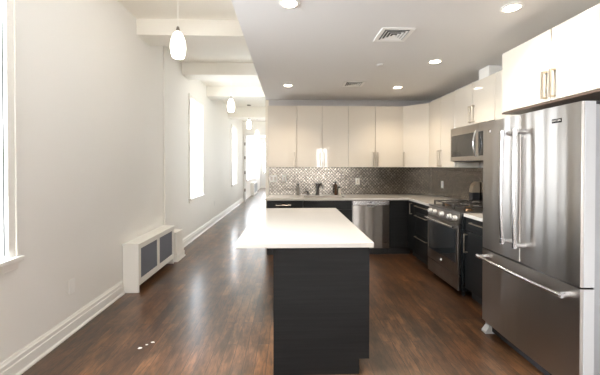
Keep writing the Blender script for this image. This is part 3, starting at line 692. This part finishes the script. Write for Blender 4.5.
# ------------------------------------------------------------------ at the sink
t = thing('faucet', 'chunky steel pull-out kitchen faucet behind the sink', 'faucet', (.50, 5.47, CZ1))
bm = B(); lathe(bm, [(.032, 0), (.032, .008), (.024, .014), (.023, .085), (.026, .09), (.026, .15), (.02, .165), (.008, .17)], (.50, 5.47, CZ1), 20); put('body', bm, 'steel_dark', t, smooth=True)
bm = B(); tube(bm, [(.505, 5.465, CZ1+.11), (.525, 5.41, CZ1+.19), (.55, 5.36, CZ1+.205), (.565, 5.325, CZ1+.17), (.57, 5.31, CZ1+.13)], [.017, .018, .018, .019, .02], 14); put('spout', bm, 'steel_dark', t, smooth=True)
bm = B(); tube(bm, [(.50, 5.47, CZ1+.165), (.485, 5.475, CZ1+.19), (.455, 5.48, CZ1+.205)], [.008, .008, .01], 10); put('lever', bm, 'steel_dark', t, smooth=True)
t = thing('sink_sprayer', 'small arched dark metal fitting beside the faucet', 'sprayer', (.32, 5.46, CZ1))
bm = B(); lathe(bm, [(.020, 0), (.020, .008), (.012, .012), (.011, .05)], (.33, 5.46, CZ1), 16); put('body', bm, 'steel_dark', t, smooth=True)
bm = B(); tube(bm, [(.33, 5.46, CZ1+.045), (.31, 5.45, CZ1+.07), (.28, 5.43, CZ1+.072), (.262, 5.42, CZ1+.045)], .011, 10); put('spout', bm, 'steel_dark', t, smooth=True)
def bottle(x, y, r, h, m, label, lab):
    t = thing('soap_bottle', label, 'bottle', (x, y, CZ1))
    bm = B(); lathe(bm, [(r*.9, 0), (r, .006), (r, h*.66), (r*.8, h*.74), (r*.36, h*.80), (r*.36, h*.86)], (x, y, CZ1), 20); b = put('bottle_body', bm, m, t, smooth=True)
    bm = B(); lathe(bm, [(r*.45, h*.84), (r*.45, h*.93), (r*.2, h*.94), (r*.2, h)], (x, y, CZ1), 14); tube(bm, [(x, y, CZ1+h), (x, y-.02, CZ1+h+.004), (x, y-.045, CZ1+h-.006)], .006, 8); put('pump', bm, 'black', t, smooth=True)
    if lab: bm = B(); lathe(bm, [(r+.0008, h*.15), (r+.0008, h*.55)], (x, y, CZ1), 20); put('paper_label', bm, 'label', b)
bottle(.155, 5.46, .033, .205, 'clear', 'clear soap bottle with black pump, left of the faucet', False)
bottle(.815, 5.46, .025, .245, 'amber', 'dark soap bottle with black pump, right of the faucet', False)
bottle(.885, 5.475, .024, .15, 'label', 'small pale bottle tucked beside the dark soap bottle', False)

# ------------------------------------------------------------------ countertop appliance past the range
t = thing('countertop_appliance', 'small appliance with black base and rounded steel hood beyond the range', 'appliance', (2.5, 4.14, CZ1))
bm = B(); box(bm, 2.45, 2.55, 4.095, 4.18, CZ1+.001, CZ1+.155, .006); put('base', bm, 'black', t)
bm = B(); r0, r1 = [], []
for i in range(13):
    a = math.pi/2*i/12; x = 2.55-.10*math.cos(a)**.8 if i < 12 else 2.55; z = CZ1+.156+.145*math.sin(a)
    r0.append(bm.verts.new((x, 4.095, z))); r1.append(bm.verts.new((x, 4.18, z)))
r0.append(bm.verts.new((2.5502, 4.095, CZ1+.156))); r1.append(bm.verts.new((2.5502, 4.18, CZ1+.156)))
bm.faces.new(r0); bm.faces.new(r1[::-1])
for i in range(len(r0)): j = (i+1) % len(r0); bm.faces.new((r0[i], r0[j], r1[j], r1[i]))
put('hood', bm, 'nickel', t, smooth=True)

# ------------------------------------------------------------------ ceiling fittings
def downlight(x, y, label, power=24):
    t = thing('recessed_light', label, 'ceiling light', (x, y, ZK), 'recessed kitchen ceiling lights')
    bm = B(); seg = 28
    ro = [(.075, -.001), (.078, -.005), (.060, -.007), (.057, -.001)]
    lathe(bm, ro, (x, y, ZK), seg); put('trim_ring', bm, 'plate', t, smooth=True)
    bm = B(); lathe(bm, [(.054, -.0075), (.052, -.0095), (.001, -.0105)], (x, y, ZK), seg); put('lens', bm, 'disc', t)
    l = bpy.data.lights.new('downlight', 'SPOT'); l.energy = power; l.color = (1, .86, .68); l.spot_size = 2.2; l.spot_blend = .8; l.shadow_soft_size = .06
    o = bpy.data.objects.new('downlight', l); COL.objects.link(o); o.location = (0, 0, -.03); o.parent = t; o['kind'] = 'helper'
for x, y, lab in [(.0, 2.25, 'recessed ceiling light at the top edge of photo above the island'), (-.02, 4.54, 'recessed ceiling light near the left end of the wall cabinets'),
                  (1.64, 2.26, 'recessed ceiling light above the fridge doors'), (1.63, 3.45, 'recessed ceiling light in front of the microwave'),
                  (1.61, 4.60, 'recessed ceiling light nearest the kitchen corner'), (1.0, .6, 'recessed ceiling light behind the big ceiling vent, out of view'), (0, -1.2, 'recessed ceiling light furthest behind the viewpoint')]:
    downlight(x, y, lab, 7 if x < .5 and 2 < y < 3 else 30)
def vent(x0, x1, y0, y1, label):
    t = thing('ceiling_vent', label, 'vent', ((x0+x1)/2, (y0+y1)/2, ZK), 'square ceiling vents')
    bm = B(); f = .035; z0, z1 = ZK-.008, ZK-.001
    box(bm, x0, x1, y0, y0+f, z0, z1, .002, 1); box(bm, x0, x1, y1-f, y1, z0, z1, .002, 1); box(bm, x0, x0+f, y0+f, y1-f, z0, z1); box(bm, x1-f, x1, y0+f, y1-f, z0, z1); put('vent_frame', bm, 'plate', t)
    bm = B(); box(bm, x0+f, x1-f, y0+f, y1-f, ZK-.0025, ZK-.001); put('backing', bm, 'black', t)
    # concentric slanted louvres
    n = 4
    cx, cy = (x0+x1)/2, (y0+y1)/2; hx, hy = (x1-x0)/2-f, (y1-y0)/2-f
    for k in range(n):
        s = 1-(k+.45)/n; s2 = s-.14; bm = B(); za, zb = ZK-.003, ZK-.012
        o = [(cx-hx*s, cy-hy*s), (cx+hx*s, cy-hy*s), (cx+hx*s, cy+hy*s), (cx-hx*s, cy+hy*s)]; i_ = [(cx-hx*s2, cy-hy*s2), (cx+hx*s2, cy-hy*s2), (cx+hx*s2, cy+hy*s2), (cx-hx*s2, cy+hy*s2)]
        A = [bm.verts.new((*p, zb)) for p in o]; C = [bm.verts.new((*p, za)) for p in i_]; A2 = [bm.verts.new((*p, zb+.0015)) for p in o]; C2 = [bm.verts.new((*p, za+.0012)) for p in i_]
        for q in range(4):
            w = (q+1) % 4; bm.faces.new((A[q], A[w], C[w], C[q])); bm.faces.new((A2[q], C2[q], C2[w], A2[w])); bm.faces.new((A[q], A2[q], A2[w], A[w])); bm.faces.new((C[q], C[w], C2[w], C2[q]))
        put('louvre', bm, 'plate', t)
vent(.785, 1.075, 2.62, 2.91, 'larger-looking square ceiling vent with white louvres above the island')
vent(.77, 1.06, 4.30, 4.59, 'smaller-looking square ceiling vent near the wall cabinets')
bm = B(); lathe(bm, [(.04, -.001), (.04, -.006), (.034, -.010), (.001, -.011)], (1.05, 3.59, ZK), 24); tag(put('sprinkler_cap', bm, 'ceiling_shaded', loc=(1.05, 3.59, ZK), smooth=True), 'small round flush cap on the kitchen ceiling between the vents', 'sprinkler cap')

# pendants
def pendant(x, y, label):
    t = thing('pendant_light', label, 'pendant light', (x, y, 2.525), 'white glass pendants along the corridor')
    bm = B(); lathe(bm, [(.06, ZC-.002), (.058, ZC-.02), (.02, ZC-.032)], (x, y, 0), 20); put('canopy', bm, 'brass', t, smooth=True)
    bm = B(); tube(bm, [(x, y, ZC-.03), (x, y, 2.83)], .002, 8); put('rod', bm, 'plate', t)
    bm = B(); lathe(bm, [(.012, 2.84), (.016, 2.82), (.022, 2.79)], (x, y, 0), 14); put('lamp_holder', bm, 'brass', t, smooth=True)
    z0 = 2.525; bm = B(); lathe(bm, [(.050, 0), (.058, .006), (.070, .05), (.076, .10), (.073, .15), (.060, .205), (.040, .245), (.022, .265)], (x, y, z0), 28); put('lamp_shade', bm, 'lamp_glass', t, smooth=True)
pendant(-1.13, 3.22, 'largest and nearest white glass pendant, over the radiator side of room')
pendant(-1.12, .1, 'added white glass pendant above and left of the viewpoint, unseen, for fill light')  # this and the next are unseen pendants added to brighten the ceiling
pendant(-1.12, -2.6, 'added white glass pendant behind the viewpoint, unseen, for fill light')
pendant(-1.187, 6.4, 'second white glass pendant hanging in the corridor')
pendant(-1.196, 9.3, 'third white glass pendant, before the farthest beam')
pendant(-1.235, 12.0, 'smallest and farthest white glass pendant by the doorway')

# thin flat white flecks lying on the floor
for i, (x, y, r, a) in enumerate([(-1.17, 2.47, .018, .3), (-1.14, 2.515, .010, 1.0), (-1.105, 2.55, .013, .6)]):
    bm = B(); pts = []
    for k in range(7):
        th = a+2*math.pi*k/7; rr = r*random.uniform(.6, 1.1); pts.append((x+rr*1.2*math.cos(th), y+rr*.8*math.sin(th)))
    prism(bm, pts, .0005, .003)
    tag(put('white_fleck', bm, 'matte_white', loc=(x, y, 0)), ['largest of the three tiny white flecks on the floor', 'middle and smallest of three tiny white floor flecks', 'tiny white floor fleck farthest toward the radiator cover'][i], 'scrap', 'tiny white flecks on the floor')

for o in bpy.data.objects:
    if '_o' in o: del o['_o']
